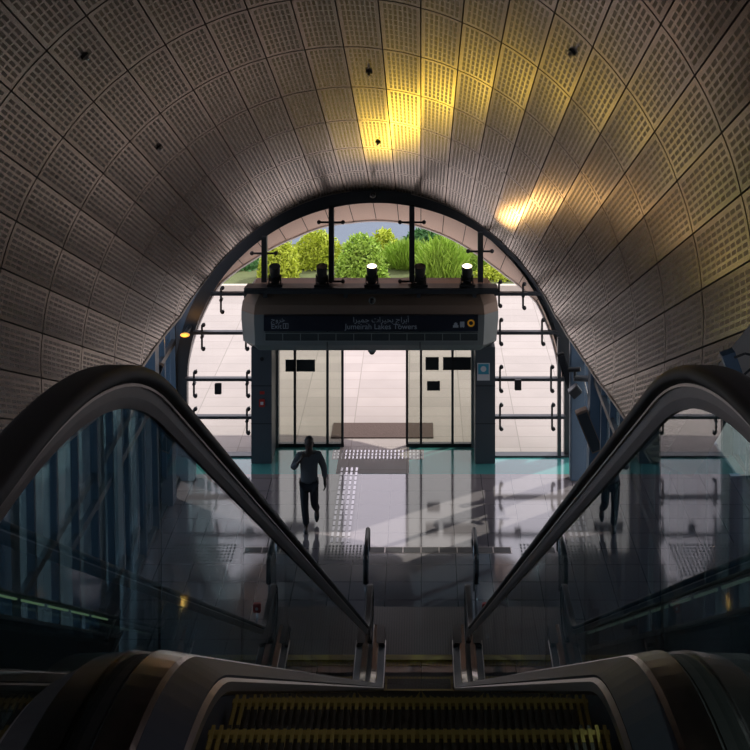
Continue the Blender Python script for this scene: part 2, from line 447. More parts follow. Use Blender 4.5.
w3, br = side_window('window_3', 1)
for x, y in ((221, 300), (245, 300), (202, 337), (246, 337), (194, 384), (247, 384), (194, 421), (247, 421)):
    X, Z = px2(x, y, FD-.12); clamp(X, Z, True, w2)
for x, y in ((499, 294), (523, 296), (500, 332), (542, 332), (500, 379), (551, 379), (500, 417), (552, 417)):
    X, Z = px2(x, y, FD-.12); clamp(X, Z, True, w3)
X, Z = px2(559, 380, FD-.1); obj_box('mullion', (X-.035, X+.035, FD-.2, FD-.03, 0, inside_h(X)), M['darksteel'], w3)
for x, y, w_ in ((218, 389, w2), (518, 385, w3)):
    X, Z = px2(x, y, FD-.25); obj_box('control_box', (X-.07, X+.07, FD-.27, FD-.19, Z-.11, Z+.11), M['black'], w_, bev=.01)
for w_, x0, x1 in ((w2, -5.0, -3.5), (w3, 1.53, 3.1)):
    obj_box('sill', (x0, x1, FD-.16, FD+.06, 0, .035), M['darksteel'], w_)
# infill beside the arch
def spandrel(name, sgn, xo, zt, zb):
    pts = []
    for i in range(13):
        z = zb+(zt-zb)*i/12; t = max(0, (z-ZC)/(EB+.48))
        pts.append((EX+sgn*(EA+.48)*math.sqrt(max(0, 1-t*t)), z))
    pts += [(xo, zt), (xo, zb)]
    return pane(name, pts, FD+.05, M['bluesteel'], None, .12)
struct(spandrel('wall_front', -1, -5.5, 5.85, 0.0))
struct(spandrel('wall_front', 1, 3.6, 5.85, 0.0))
# blue side column beside the glazing
tag(obj_box('steel_column', (2.98, 3.26, 26.25, 26.5, 0, 3.3), M['bluesteel'], None, bev=.02), 'blue-grey square steel column at the right end of the glass front', 'column')

# ------------------------------------------------------------------ leaning side curtain walls
def side_wall(name, sgn, xb, nb):
    w = struct(bpy.data.objects.new(name, None)); C.objects.link(w)
    def top(Dp):
        # lower edge of the shell at this depth
        best = None
        for k in range(0, 181):
            a = -24+114*k/180; aa = a if sgn > 0 else 180-a
            p = cyl(aa, smax(aa), R+.30)
            if p.y >= Dp: best = p; break
        p_in = best if best is not None else cyl(90, 28, R)
        if Dp < 14.9:
            aa = -22 if sgn > 0 else 202
            # near region: follow the springing of the vault
            lo = None
            for k in range(0, 120):
                a = -24+60*k/120; aa = a if sgn > 0 else 180-a
                s = smin(aa); p = cyl(aa, s, R+.30)
                if p.y <= Dp: lo = cyl(aa, s+(Dp-p.y)/CA, R+.30); break
            if lo is None: lo = cyl(20 if sgn > 0 else 160, (Dp-1.5)/CA, R+.30)
            return Vector((lo.x, Dp, lo.z))
        return Vector((p_in.x, Dp, p_in.z))
    Ds = [1.0+26.5*i/nb for i in range(nb+1)]
    tops = [top(min(d, 27.0)) for d in Ds]
    bots = [Vector((xb, d, 0)) for d in Ds]
    tops = [Vector((xb, d, t.z+(.55 if d > 16 else 0))) for d, t in zip(Ds, tops)]
    for i in range(nb):
        bm = bmesh.new()
        q = [bots[i]+Vector((0, .03, 0)), bots[i+1]-Vector((0, .03, 0)), tops[i+1]-Vector((0, .03, 0)), tops[i]+Vector((0, .03, 0))]
        nrm = (q[1]-q[0]).cross(q[3]-q[0]).normalized()*.012
        a = [bm.verts.new(p+nrm) for p in q]; b = [bm.verts.new(p-nrm) for p in q]
        bm.faces.new(a); bm.faces.new(b[::-1])
        for k in range(4): bm.faces.new((a[k], a[(k+1) % 4], b[(k+1) % 4], b[k]))
        link('pane', bm, M['sideglass'] if sgn < 0 else (M['lobbyglass'] if Ds[i] > 24.6 else M['sunblockglass']), w)
    for i, (b, t) in enumerate(zip(bots, tops)):
        big = i % 4 == 2
        bm = bmesh.new(); beam(bm, b-Vector((sgn*.10, 0, 0)), t-Vector((sgn*.02, 0, 0)), .36 if big else .075, .26 if big else .11, side=Vector((0, 1, 0)))
        link('mullion', bm, M['bluesteel'], w)
    for fr in (.0, 2.4, 4.8, 7.2):
        bm = bmesh.new(); any_ = False
        for i in range(nb):
            pa, pb = [b+(t-b).normalized()*fr if (t-b).length > fr+.5 else None for b, t in ((bots[i], tops[i]), (bots[i+1], tops[i+1]))]
            if pa and pb: beam(bm, pa-Vector((sgn*.08, 0, 0)), pb-Vector((sgn*.08, 0, 0)), .08, .12); any_ = True
        if any_: link('transom', bm, M['darksteel'], w)
        else: bm.free()
    return w
side_wall('window_4', 1, 3.42, 24)
side_wall('window_5', -1, -5.25, 24)
struct(obj_box('wall_back', (-5.5, 3.7, -4.3, -4.0, 0, 19), M['wallpanel']))
struct(obj_box('floor_upper', (-5.2, -1.12, -4, 2.4, CAMZ-1.95-.45, CAMZ-1.95), M['concrete']))
struct(obj_box('floor_upper', (1.12, 3.3, -4, 2.4, CAMZ-1.95-.45, CAMZ-1.95), M['concrete']))
struct(obj_box('floor_upper', (-1.10, 1.10, -4, .2, CAMZ-1.95-.45, CAMZ-1.952), M['concrete']))

# ------------------------------------------------------------------ escalator
TAN = .5774; CI = .02
ZU = -1.95; ZL = -11.0
def path(hU, hI, hL, rU, rL, d0, d1, nseg=10):
    """centre line (D, z) with rounded crest and foot"""
    zu, zl = ZU+hU, ZL+hL
    dc = (hI-CI-zu)/TAN; dl = (hI-CI-zl)/TAN; th = math.radians(30)
    t = rU*math.tan(th/2); pts = [(d0, zu)]
    m = max(2, int((dc-t-d0)/.5))
    pts = [(d0+(dc-t-d0)*i/m, zu) for i in range(m)]
    for i in range(nseg+1):
        a = th*i/nseg; pts.append((dc-t+rU*math.sin(a), zu-rU*(1-math.cos(a))))
    t2 = rL*math.tan(th/2); xs_ = dl-t2*math.cos(th); zs_ = zl+t2*math.sin(th)
    x0, z0 = pts[-1]; m = 24
    pts += [(x0+(xs_-x0)*i/m, z0+(zs_-z0)*i/m) for i in range(1, m)]
    for i in range(nseg+1):
        a = th*(1-i/nseg); pts.append((dl+t2-rL*math.sin(a), zl+rL*(1-math.cos(a))))
    m = max(2, int((d1-dl-t2)/.5))
    pts += [(dl+t2+(d1-dl-t2)*i/m, zl) for i in range(1, m+1)]
    return pts
def frames(pts):
    out = []
    for i, (d, z) in enumerate(pts):
        a = pts[max(i-1, 0)]; b = pts[min(i+1, len(pts)-1)]
        t = Vector((b[0]-a[0], b[1]-a[1])).normalized(); out.append((d, z, t.x, t.y))
    return out
def sweep(pts, prof, xc, smooth=True, caps=True):
    """prof: closed list of (dx, dn) ; dn is along the path normal (up)"""
    bm = bmesh.new(); rings = []
    for d, z, tx, tz in frames(pts):
        rings.append([bm.verts.new((xc+dx, d-tz*dn, CAMZ+z+tx*dn)) for dx, dn in prof])
    m = len(prof)
    for a, b in zip(rings, rings[1:]):
        for j in range(m): bm.faces.new((a[j], a[(j+1) % m], b[(j+1) % m], b[j]))
    if caps: bm.faces.new(rings[0]); bm.faces.new(rings[-1][::-1])
    return bm
def rrect(w, h, r, y0=0, n=4):
    out = []
    for cx_, cy_, a0 in ((w/2-r, h/2-r, 0), (-w/2+r, h/2-r, 90), (-w/2+r, -h/2+r, 180), (w/2-r, -h/2+r, 270)):
        for i in range(n+1):
            a = math.radians(a0+90*i/n); out.append((cx_+r*math.cos(a), y0+cy_+r*math.sin(a)))
    return out
esc = thing('escalator', 'escalator with glass balustrades running down to the hall floor', 'escalator', (-.03, 0, 0))
HR = path(.96, .90, 1.0, 2.9, 1.2, -1.5, 20.0, 14)
# newel return at the foot: half circle of radius .33
nr = .33
for i in range(1, 13):
    a = math.radians(180*i/12); HR.append((20.0+nr*math.sin(a), ZL+1.0-nr+nr*math.cos(a)))
HR.append((19.7, ZL+1.0-2*nr))
for sg in (-1, 1):
    xh = sg*.745
    link('handrail', sweep(HR, rrect(.094, .044, .020, .0), xh), M['rubber'], esc, smooth=True)
    link('handrail_guide', sweep(HR, [(-.026, -.02), (.026, -.02), (.020, -.058), (.012, -.085), (-.012, -.085), (-.020, -.058)], xh), M['guide'], esc, smooth=False)
    link('guide_trim', sweep(HR, [(-.031, -.024), (.031, -.024), (.031, -.031), (-.031, -.031)], xh), M['alu'], esc)
    # glass, panel by panel
    top = path(.875, .815, .915, 2.8, 1.2, -1.2, 20.05, 14); bot = path(.10, .10, .10, 1.8, 1.6, -1.2, 20.05, 14)
    def zat(p, d):
        for (a, b), (c, e) in zip(p, p[1:]):
            if a <= d <= c: return b+(e-b)*(d-a)/(c-a+1e-9)
        return p[-1][1] if d > p[-1][0] else p[0][1]
    cuts = [-1.2, .6, 2.2, 3.9, 5.7, 7.5, 9.3, 11.1, 12.9, 14.7, 16.5, 18.2, 20.05]
    for c0, c1 in zip(cuts, cuts[1:]):
        bm = bmesh.new(); k = 12; rows = []
        for i in range(k+1):
            d = c0+.006+(c1-c0-.012)*i/k
            rows.append([bm.verts.new((xh+dx, d, CAMZ+z)) for dx, z in ((-.006, zat(bot, d)), (.006, zat(bot, d)), (.006, zat(top, d)), (-.006, zat(top, d)))])
        for a, b in zip(rows, rows[1:]):
            for j in range(4): bm.faces.new((a[j], a[(j+1) % 4], b[(j+1) % 4], b[j]))
        bm.faces.new(rows[0]); bm.faces.new(rows[-1][::-1])
        link('glass_panel', bm, M['balglass'], esc)
    dk = path(.12, .12, .12, 1.75, 1.6, -1.5, 20.6)
    s_ = sg
    def pr(l): return [(s_*x, y) for x, y in l]
    link('inner_deck', sweep(dk, pr([(.612, -.012), (.622, 0), (.70, .012), (.712, .0), (.712, -.05), (.612, -.05)]), 0), M['silver'], esc)
    link('deck_gasket', sweep(dk, pr([(.714, -.05), (.714, .002), (.775, .002), (.775, -.05)]), 0), M['rubber'], esc)
    link('outer_deck', sweep(dk, pr([(.777, -.05), (.777, .008), (.93, .004), (.955, -.03), (.955, -.12), (.94, -.12), (.94, -.05)]), 0), M['outerdeck'], esc)
    link('skirt_panel', sweep(path(0, 0, 0, 1.7, 1.6, -1.5, 20.6), pr([(.522, -.2), (.522, .055), (.612, .10), (.612, -.2)]), 0), M['darkpanel'], esc)
    link('skirt_brush', sweep(path(.03, .03, .03, 1.65, 1.6, -.5, 20.3), pr([(.508, -.012), (.521, -.022), (.521, .022), (.508, .012)]), 0), M['alu'], esc)
    link('side_cladding', sweep(path(-.02, -.02, -.02, 1.6, 1.6, -1.5, 20.6), pr([(.90, -.85), (.93, -.85), (.93, .12), (.90, .12)]), 0), M['darkpanel'], esc)
# steps: each with ribbed tread, riser and yellow edges
def step_bm():
    bm = bmesh.new()
    n = 50; w = 1.0
    box(bm, -.5, .5, 0, .40, -.06, -.012)
    for i in range(n):
        x = -.5+w*(i+.5)/n; mi = 1 if (i in (0, 1, n-1, n-2)) else 0
        box(bm, x-.0045, x+.0045, .045, .34, -.012, 0, mi)
        box(bm, x-.0045, x+.0045, .0, .045, -.012, 0.001, 1)      # teeth painted gold for the yellow lamp light on them
        box(bm, x-.0045, x+.0045, .34, .395, -.012, 0.001, 1)
        box(bm, x-.0045, x+.0045, .395, .412, -.20, -.0, mi)     # ribbed riser
    box(bm, -.5, .5, .375, .395, -.012, -.002, 1)                # yellow nosing line
    box(bm, -.49, .49, .38, .40, -.22, -.06)
    return bm
sm = step_bm(); s0 = link('step', sm, None, esc, mats=[M['step'], M['stepyellow']])
SP = path(0, 0, 0, 1.6, 1.6, -.4, 20.6, 14)
# nose positions: walk the true step line so that treads stay level
first = True; L = 0; acc = 0; prev = SP[0]; nxt = .0
total = []
for a, b in zip(SP, SP[1:]):
    seg = math.hypot(b[0]-a[0], b[1]-a[1]); 
    while nxt <= acc+seg:
        t = (nxt-acc)/seg; total.append((a[0]+(b[0]-a[0])*t, a[1]+(b[1]-a[1])*t)); nxt += .462
    acc += seg
for d, z in total:
    if d > 19.75 or d < .3: continue
    o = s0 if first else s0.copy()
    if not first: C.objects.link(o); o.parent = esc
    first = False; o.location = (0, d-.40, CAMZ+z)
# landing plates
obj_box('landing_plate', (-.82, .82, 19.9, 21.35, .0, .022), M['plate'], esc)
bm = bmesh.new(); box(bm, -.5, .5, 19.78, 19.92, .0, .03)
for i in range(50): box(bm, -.5+i*.02+.004, -.5+i*.02+.014, 19.66, 19.78, .0, .018)
link('comb_plate', bm, M['comb'], esc)
obj_box('landing_plate', (-.6, .6, -1.5, .35, CAMZ+ZU-.02, CAMZ+ZU+.004), M['plate'], esc)
for sg in (-1, 1):
    bm = bmesh.new(); bx0, bx1 = sorted((sg*.52, sg*.96)); box(bm, bx0, bx1, 20.05, 20.62, .022, .125); bmesh.ops.bevel(bm, geom=bm.edges[:], offset=.02, segments=2, affect='EDGES')
    link('newel_base', bm, M['outerdeck'], esc)
# truss underside
link('truss_cover', sweep(path(-.55, -.75, -.02, 1.2, .3, -1.5, 19.5), [(-.9, -.02), (.9, -.02), (.9, .02), (-.9, .02)], 0), M['darkpanel'], esc)

# guide rails flanking the landing
def guide_rail(sg, label):
    X = sg*.885
    g = thing('guide_rail', label, 'railing', (X, 20.75, 0), group='guide rails at the foot of the escalator')
    bm = bmesh.new(); tube(bm, (0, 0.3, 0.0), (0, 0.3, .96), .02); link('post', bm, M['chrome'], g, True)
    bm = bmesh.new(); tube(bm, (0, 1.15, 0.0), (0, 1.15, .96), .02); link('post', bm, M['chrome'], g, True)
    bm = bmesh.new(); pts = [(0, .15, .62), (0, .15, .94), (0, .25, 1.0), (0, 1.2, 1.0), (0, 1.3, .94), (0, 1.3, .62)]
    for a, b in zip(pts, pts[1:]): tube(bm, a, b, .038); ball(bm, b, .038, seg=8)
    link('top_rail', bm, M['black'], g, True)
    link('infill_panel', bbox(-.006, .006, .33, 1.12, .12, .94), M['balglass'], g)
guide_rail(-1, 'black-topped guide rail left of the escalator foot')
guide_rail(1, 'black-topped guide rail right of the escalator foot')
st = thing('emergency_stop_post', 'small red box on a thin post right of the escalator foot', 'emergency stop', (1.01, 20.45, 0))
bm = bmesh.new(); tube(bm, (0, 0, 0), (0, 0, .42), .015); tube(bm, (0, 0, 0), (0, 0, .015), .06); link('post', bm, M['chrome'], st, True)
link('box', bbox(-.06, .06, -.035, .035, .40, .54, .01), M['red'], st)
link('button', bbox(-.02, .02, -.05, -.035, .45, .49, .005), M['white'], st)

# ------------------------------------------------------------------ floor details
def tactile(label, x0, x1, y0, y1, nx, ny, w, l, m, rot=0, name='tactile_paving', group='tactile paving on the hall floor'):
    bm = bmesh.new(); box(bm, x0-.01, x1+.01, y0-.01, y1+.01, -.002, .0015, 1)
    for i in range(nx):
        for j in range(ny):
            cx_ = x0+(x1-x0)*(i+.5)/nx; cy_ = y0+(y1-y0)*(j+.5)/ny
            box(bm, cx_-w/2, cx_+w/2, cy_-l/2, cy_+l/2, .001, .006)
    return tag(link(name, bm, m, mats=[m, M['plaintile']]), label, 'tactile paving', group)
def gx(x, y): D = F*CAMZ/(y+70.); return (x-421)/F*D, D
# guiding strip, in the floor and skewed slightly like the walking line
X1, D1 = gx(355.5, 465); X2, D2 = gx(344, 545)
X0s = -1.47
t = tactile('pale dashed tactile guiding strip running from the door to the escalator', -1.66, -1.26, 23.62, 26.95, 4, 15, .045, .17, M['tactile'])
tactile('short field of dark tactile studs where the guiding strip meets the grate', -1.72, -.98, 22.95, 23.55, 12, 6, .03, .06, M['tactile_dark'])
tactile('dark tactile stud field to the right of the escalator grate', 1.75, 2.9, 22.9, 23.6, 18, 6, .03, .06, M['tactile_dark'])
tactile('dark tactile stud field to the left seen through the balustrade', -4.4, -3.0, 22.4, 23.6, 20, 10, .03, .06, M['tactile_dark'])
tactile('wide band of pale tactile studs across the open doorway', -1.85, .05, 27.35, 27.85, 24, 3, .03, .12, M['tactile'])
bm = bmesh.new(); box(bm, -.95, 1.6, 23.22, 23.46, 0, .004)
for i in range(8): box(bm, -.95+.32*i, -.94+.32*i+.29, 23.24, 23.44, .004, .007, 1)
gr = tag(link('floor_grate', bm, None, mats=[M['alu'], M['grate']]), 'long dark grate strip set across the floor before the escalator', 'grate')
tag(obj_box('entrance_mat', (-1.95, .27, 28.5, 29.35, -.01, .012), M['mat_']), 'brown textured mat outside the open sliding door', 'mat')

# ------------------------------------------------------------------ portal: columns, header, sign, grille
can = thing('entrance_portal', 'dark grey door portal with header box and sign in the arch', 'portal', (0, 0, 0))
for (x0, x1), nm in ((CL, 'left'), (CR, 'right')):
    c = link('column', bbox(x0, x1, 27.12, 27.95, 0, 2.4, .01), M['columng'], can)
    
    for zz in (.82, 1.60): obj_box('joint_line', (x0-.003, x1+.003, 27.115, 27.12, zz, zz+.015), M['black'], c)
# header body: chamfered octagonal ends in plan and rounded section
def header_bm(z0, z1, zs, mi=0):
    bm = bmesh.new(); rings = []
    for z, yo, xo in zs:
        a = [( -3.72+xo, 27.25+yo), (-3.42+xo*.6, 26.95+yo), (1.30-xo*.6, 26.95+yo), (1.60-xo, 27.25+yo), (1.60-xo, 28.3), (-3.72+xo, 28.3)]
        rings.append([bm.verts.new((x, y, z)) for x, y in a])
    for a, b in zip(rings, rings[1:]):
        for j in range(6): bm.faces.new((a[j], a[(j+1) % 6], b[(j+1) % 6], b[j]))
    bm.faces.new(rings[0][::-1]); bm.faces.new(rings[-1]); return bm
link('header', header_bm(0, 0, [(2.36, .10, .18), (2.50, .0, .04), (2.95, .0, 0), (3.12, .0, .0)]), M['header'], can)
link('header_top', header_bm(0, 0, [(3.122, .0, .0), (3.30, .05, .02), (3.50, .22, .16), (3.52, .24, .2)]), M['headbrown'], can)
link('top_rail', bbox(-3.62, 1.58, 26.95, 27.35, 3.54, 3.66, .02), M['darksteel'], can)
for x in (-3.2, -1.55, -.05, 1.1): obj_box('rail_bracket', (x-.04, x+.04, 27.0, 27.3, 3.45, 3.54), M['darksteel'], can)
for x in (-1.92, -.02): obj_box('joint_line', (x-.008, x+.008, 26.935, 26.95, 2.42, 3.12), M['black'], can)
SX0, SZ1 = px2(264, 315, 26.9); SX1, SZ0 = px2(478, 330.5, 26.9)
sign = link('direction_sign', bbox(SX0, SX1, 26.86, 26.949, SZ0, SZ1, .004), M['signblue'], can)
def text(body, size, x, z, material, parent, align='LEFT', y=26.855, name='lettering', bold=0.0):
    cu = bpy.data.curves.new(name, 'FONT'); cu.body = body; cu.size = size; cu.align_x = align; cu.extrude = .002; cu.offset = bold
    o = bpy.data.objects.new(name, cu); C.objects.link(o)
    o.rotation_euler = (math.pi/2, 0, 0); o.location = (x, y, z)
    bpy.context.view_layer.update()
    me = bpy.data.meshes.new_from_object(o.evaluated_get(bpy.context.evaluated_depsgraph_get()))
    mw = o.matrix_world.copy(); C.objects.unlink(o); bpy.data.objects.remove(o)
    me.transform(mw); me.materials.clear(); me.materials.append(material)
    n = bpy.data.objects.new(name, me); C.objects.link(n); n.parent = parent; return n
cxs, _ = px2(381, 320, 26.86)
text('Jumeirah Lakes Towers', .155, cxs, px2(0, 329.0, 26.86)[1], M['signtext'], sign, 'CENTER')
# Arabic set right to left in presentation forms: "abraj buhayrat jumeira"
ar = [0xFE8D, 0xFE91, 0xFEAE, 0xFE8D, 0xFE9D]; a2 = [0xFE91, 0xFEA4, 0xFEF4, 0xFEAE, 0xFE8D, 0xFE95]; a3 = [0xFE9F, 0xFEE4, 0xFEF4, 0xFEAE, 0xFE8D]
def rtl(ws): return ' '.join(''.join(chr(c) for c in w[::-1]) for w in ws[::-1])
text(rtl([[0xFE83]+ar[1:], a2, a3]), .155, cxs, px2(0, 322.2, 26.86)[1], M['signtext'], sign, 'CENTER')
text('Exit', .14, px2(271, 0, 26.86)[0], px2(0, 328.6, 26.86)[1], M['signtext'], sign)
text(rtl([[0xFEA7, 0xFEAE, 0xFEED, 0xFE9D]]), .14, px2(271, 0, 26.86)[0], px2(0, 322, 26.86)[1], M['signtext'], sign)
# exit, bus, tram and taxi marks
bm = bmesh.new()
def frame_sq(x, z, s, w=.012):
    box(bm, x, x+s, 26.852, 26.856, z, z+w); box(bm, x, x+s, 26.852, 26.856, z+s-w, z+s)
    box(bm, x, x+w, 26.852, 26.856, z, z+s); box(bm, x+s-w, x+s, 26.852, 26.856, z, z+s)
ex, ez = px2(283, 328.6, 26.86); frame_sq(ex, ez, .11); box(bm, ex+.045, ex+.065, 26.852, 26.856, ez+.02, ez+.09)
link('exit_mark', bm, M['signtext'], sign)
bm = bmesh.new(); tx, tz = px2(453, 327.5, 26.86)
box(bm, tx, tx+.11, 26.852, 26.856, tz, tz+.05); box(bm, tx+.02, tx+.09, 26.852, 26.856, tz+.05, tz+.09); box(bm, tx+.04, tx+.07, 26.852, 26.856, tz+.09, tz+.105)
link('taxi_mark', bm, M['signtext'], sign)
bm = bmesh.new(); tx, tz = px2(460, 327.5, 26.86); box(bm, tx, tx+.09, 26.853, 26.856, tz+.015, tz+.12); box(bm, tx+.01, tx+.03, 26.853, 26.856, tz, tz+.015); box(bm, tx+.06, tx+.08, 26.853, 26.856, tz, tz+.015)
link('bus_mark', bm, M['signtext'], sign)
bm = bmesh.new(); tx, tz = px2(471, 323, 26.86); n = 20
va = [bm.verts.new((tx+.075*math.cos(2*math.pi*i/n), 26.853, tz+.075*math.sin(2*math.pi*i/n))) for i in range(n)]
vb = [bm.verts.new((tx+.042*math.cos(2*math.pi*i/n), 26.853, tz+.042*math.sin(2*math.pi*i/n))) for i in range(n)]
for i in range(n): bm.faces.new((va[i], va[(i+1) % n], vb[(i+1) % n], vb[i]))
link('orange_ring', bm, M['signorange'], sign)
# ventilation grille
gx0, gz1 = px2(265, 332.5, 26.9); gx1, gz0 = px2(478, 341.5, 26.9)
g = link('vent_grille', bbox(gx0, gx1, 26.9, 26.949, gz0, gz1), M['grille'], can)
bm = bmesh.new(); k = 12
box(bm, gx0, gx1, 26.885, 26.899, gz0, gz0+.02); box(bm, gx0, gx1, 26.885, 26.899, gz1-.02, gz1)
for i in range(k+1):
    x = gx0+(gx1-gx0)*i/k; box(bm, x-.008, x+.008, 26.885, 26.899, gz0+.021, gz1-.021)
link('grille_frame', bm, M['grilleframe'], g)
# little devices
def dome(label, x, y, D, r, down=True):
    X, Z = px2(x, y, D); t_ = thing('dome_camera', label, 'security camera', (X, D, Z))
    bm = bmesh.new(); ball(bm, (0, 0, 0), r, seg=16); link('dome', bm, M['black'], t_, True)
    bm = bmesh.new(); tube(bm, (0, 0, 0), (0, .07, .0) if not down else (0, 0, .06), r*1.25, 16); link('ring', bm, M['grilleframe'], t_, True)
dome('small round dark camera on the brown top of the portal header', 372, 301, 26.87, .055, False)
dome('small dark dome camera under the portal header above the doorway', 372, 351.5, 27.15, .065)
X, Z = px2(373, 195, 26.6)
hc = thing('hanging_camera', 'small round camera hanging from the crown of the arch', 'security camera', (X, 26.6, Z))
bm = bmesh.new(); tube(bm, (0, 0, .03), (0, 0, .19), .014); link('stem', bm, M['darksteel'], hc)
bm = bmesh.new(); ball(bm, (0, 0, 0), .06); link('head', bm, M['black'], hc, True)
bm = bmesh.new(); tube(bm, (0, -.062, 0), (0, -.05, 0), .025); link('lens', bm, M['stickerlit'], hc)
X, Z = px2(262, 359, 27.1); 
o = tag(link('round_sensor', bbox(-.04, .04, -.03, 0, -.04, .04, .015), M['black']), 'small round sensor high on the left portal column', 'sensor'); o.location = (X, 27.115, Z)
X, Z = px2(262, 403, 27.1)
al = thing('fire_call_point', 'small red call point on the left portal column', 'call point', (X, 27.118, Z))
link('housing', bbox(-.06, .06, -.04, 0, -.08, .08, .01), M['red'], al); link('face', bbox(-.03, .03, -.045, -.04, -.03, .03), M['white'], al)
X, Z = px2(262, 393, 27.1); o = tag(link('red_label', bbox(-.05, .05, -.01, 0, -.03, .03), M['red']), 'little red label above the call point on the left portal column', 'label'); o.location = (X, 27.118, Z)
X, Z = px2(483.5, 372, 27.1)
ct = thing('info_sticker', 'blue and white notice on the right portal column', 'sticker', (X, 27.118, Z))
link('sheet', bbox(-.13, .13, -.006, 0, -.18, .18), M['white'], ct); link('blue_field', bbox(-.11, .11, -.01, -.006, -.05, .16), M['cyan'], ct)
bm = bmesh.new(); tube(bm, (0, -.013, .06), (0, -.01, .06), .06, 14); link('round_mark', bm, M['white'], ct)

# ------------------------------------------------------------------ sliding doors
def door(name, x0, x1, cuts, sx):
    d = struct(bpy.data.objects.new(name, None)); C.objects.link(d); y = 28.05; H = 2.38
    bm = bmesh.new(); box(bm, x0, x1, y-.05, y+.05, .0, .07); box(bm, x0, x1, y-.05, y+.05, H-.06, H)
    for c in cuts: box(bm, c-.025, c+.025, y-.05, y+.05, .07, H-.06)
    link('frame', bm, M['black'], d)
    for a, b in zip(cuts, cuts[1:]):
        obj_box('pane', (a+.026, b-.026, y-.008, y+.008, .075, H-.065), M['doorglass'], d)
    return d
def dx(x): return (x-421)/F*28.05
dl_ = door('door_1', dx(274), dx(344), [dx(276), dx(295), dx(327.5), dx(342.5)], -1)
dr_ = door('door_2', dx(406), dx(474), [dx(407), dx(421), dx(452.5), dx(473)], 1)
def notice(par, x0, y0, x1, y1, m, D=28.03):
    a, b = px2(x0, y1, D), px2(x1, y0, D); obj_box('notice', (a[0], b[0], D-.008, D-.002, a[1], b[1]), m, par)
notice(dl_, 285.5, 359.5, 294, 371.5, M['sticker']); notice(dl_, 296.5, 359.5, 315, 371.5, M['sticker'])
notice(dr_, 425.5, 357, 438.8, 370, M['sticker']); notice(dr_, 443, 357, 451.5, 370, M['sticker']); notice(dr_, 453.7, 357, 471, 370, M['sticker'])
notice(dr_, 427, 381, 440, 390.5, M['sticker'])
# side cheeks of the recessed doorway
bm = bmesh.new(); box(bm, CL[1]-.02, CL[1]+.05, 27.96, 28.2, 0, 2.38); box(bm, CR[0]-.05, CR[0]+.02, 27.96, 28.2, 0, 2.38)
struct(link('trim_6', bm, M['header']))

# ------------------------------------------------------------------ projectors on the portal
def projector(i, X, lit, label, tilt):
    tilt = 1.3 if lit else tilt
    p = thing('stage_spotlight', label, 'spotlight', (X, 27.12, 3.66), group='spotlights on top of the portal')
    link('base', bbox(-.16, .16, -.09, .09, 0, .05, .01), M['black'], p)
    bm = bmesh.new(); box(bm, -.13, -.11, -.03, .03, .05, .24); box(bm, .11, .13, -.03, .03, .05, .24); box(bm, -.13, .13, -.03, .03, .05, .065)
    link('yoke', bm, M['black'], p)
    d = Vector((0, -math.cos(tilt), math.sin(tilt))); c = Vector((0, 0, .24))
    bm = bmesh.new(); tube(bm, c-d*.17, c+d*.02, .085, 18, .10); tube(bm, c+d*.02, c+d*.19, .105, 18, .115)
    tube(bm, c-d*.21, c-d*.17, .05, 14, .08)
    for k in (-.13, -.09, -.05): tube(bm, c+d*k, c+d*(k+.014), .11, 18)
    link('housing', bm, M['black'], p, False)
    bm = bmesh.new(); tube(bm, c+d*.185, c+d*.196, .095, 18)
    link('lens', bm, M['lens_y'] if lit else M['lens_off'], p)
    bm = bmesh.new()
    for a in range(18):
        t0, t1 = 2*math.pi*a/18, 2*math.pi*(a+1)/18; s = Vector((1, 0, 0)); u = s.cross(d)
        tube(bm, c+d*.195+(s*math.cos(t0)+u*math.sin(t0))*.108, c+d*.195+(s*math.cos(t1)+u*math.sin(t1))*.108, .009, 6)
    link('front_ring', bm, M['chrome'] if lit else M['black'], p)
    if lit:
        li = bpy.data.lights.new('spot', 'SPOT'); li.energy = lit[0]; li.color = lit[1]; li.spot_size = math.radians(lit[3]); li.spot_blend = .9; li.shadow_soft_size = .09
        lo = bpy.data.objects.new('lamp', li); C.objects.link(lo); lo.parent = p; lo.location = c+d*.31
        lo.rotation_euler = (-Vector(lit[2])).to_track_quat('Z', 'Y').to_euler()
xs5 = [(x-421)/F*27.12 for x in (275, 322, 372, 420, 467)]
projector(0, xs5[0], None, 'unlit black spotlight on the portal, first from the left', 1.25)
projector(1, xs5[1], None, 'unlit black spotlight on the portal, second from the left', 1.25)
projector(2, xs5[2], (62, (1, .66, .05), (.0, -7, 4.4), 44), 'lit spotlight with bright lens in the middle of the portal', .95)
projector(3, xs5[3], None, 'unlit black spotlight on the portal, second from the right', 1.25)
projector(4, xs5[4], (34, (1, .55, .17), (.6, -6.5, 3.0), 34), 'lit spotlight with bright lens at the right end of the portal', .95)

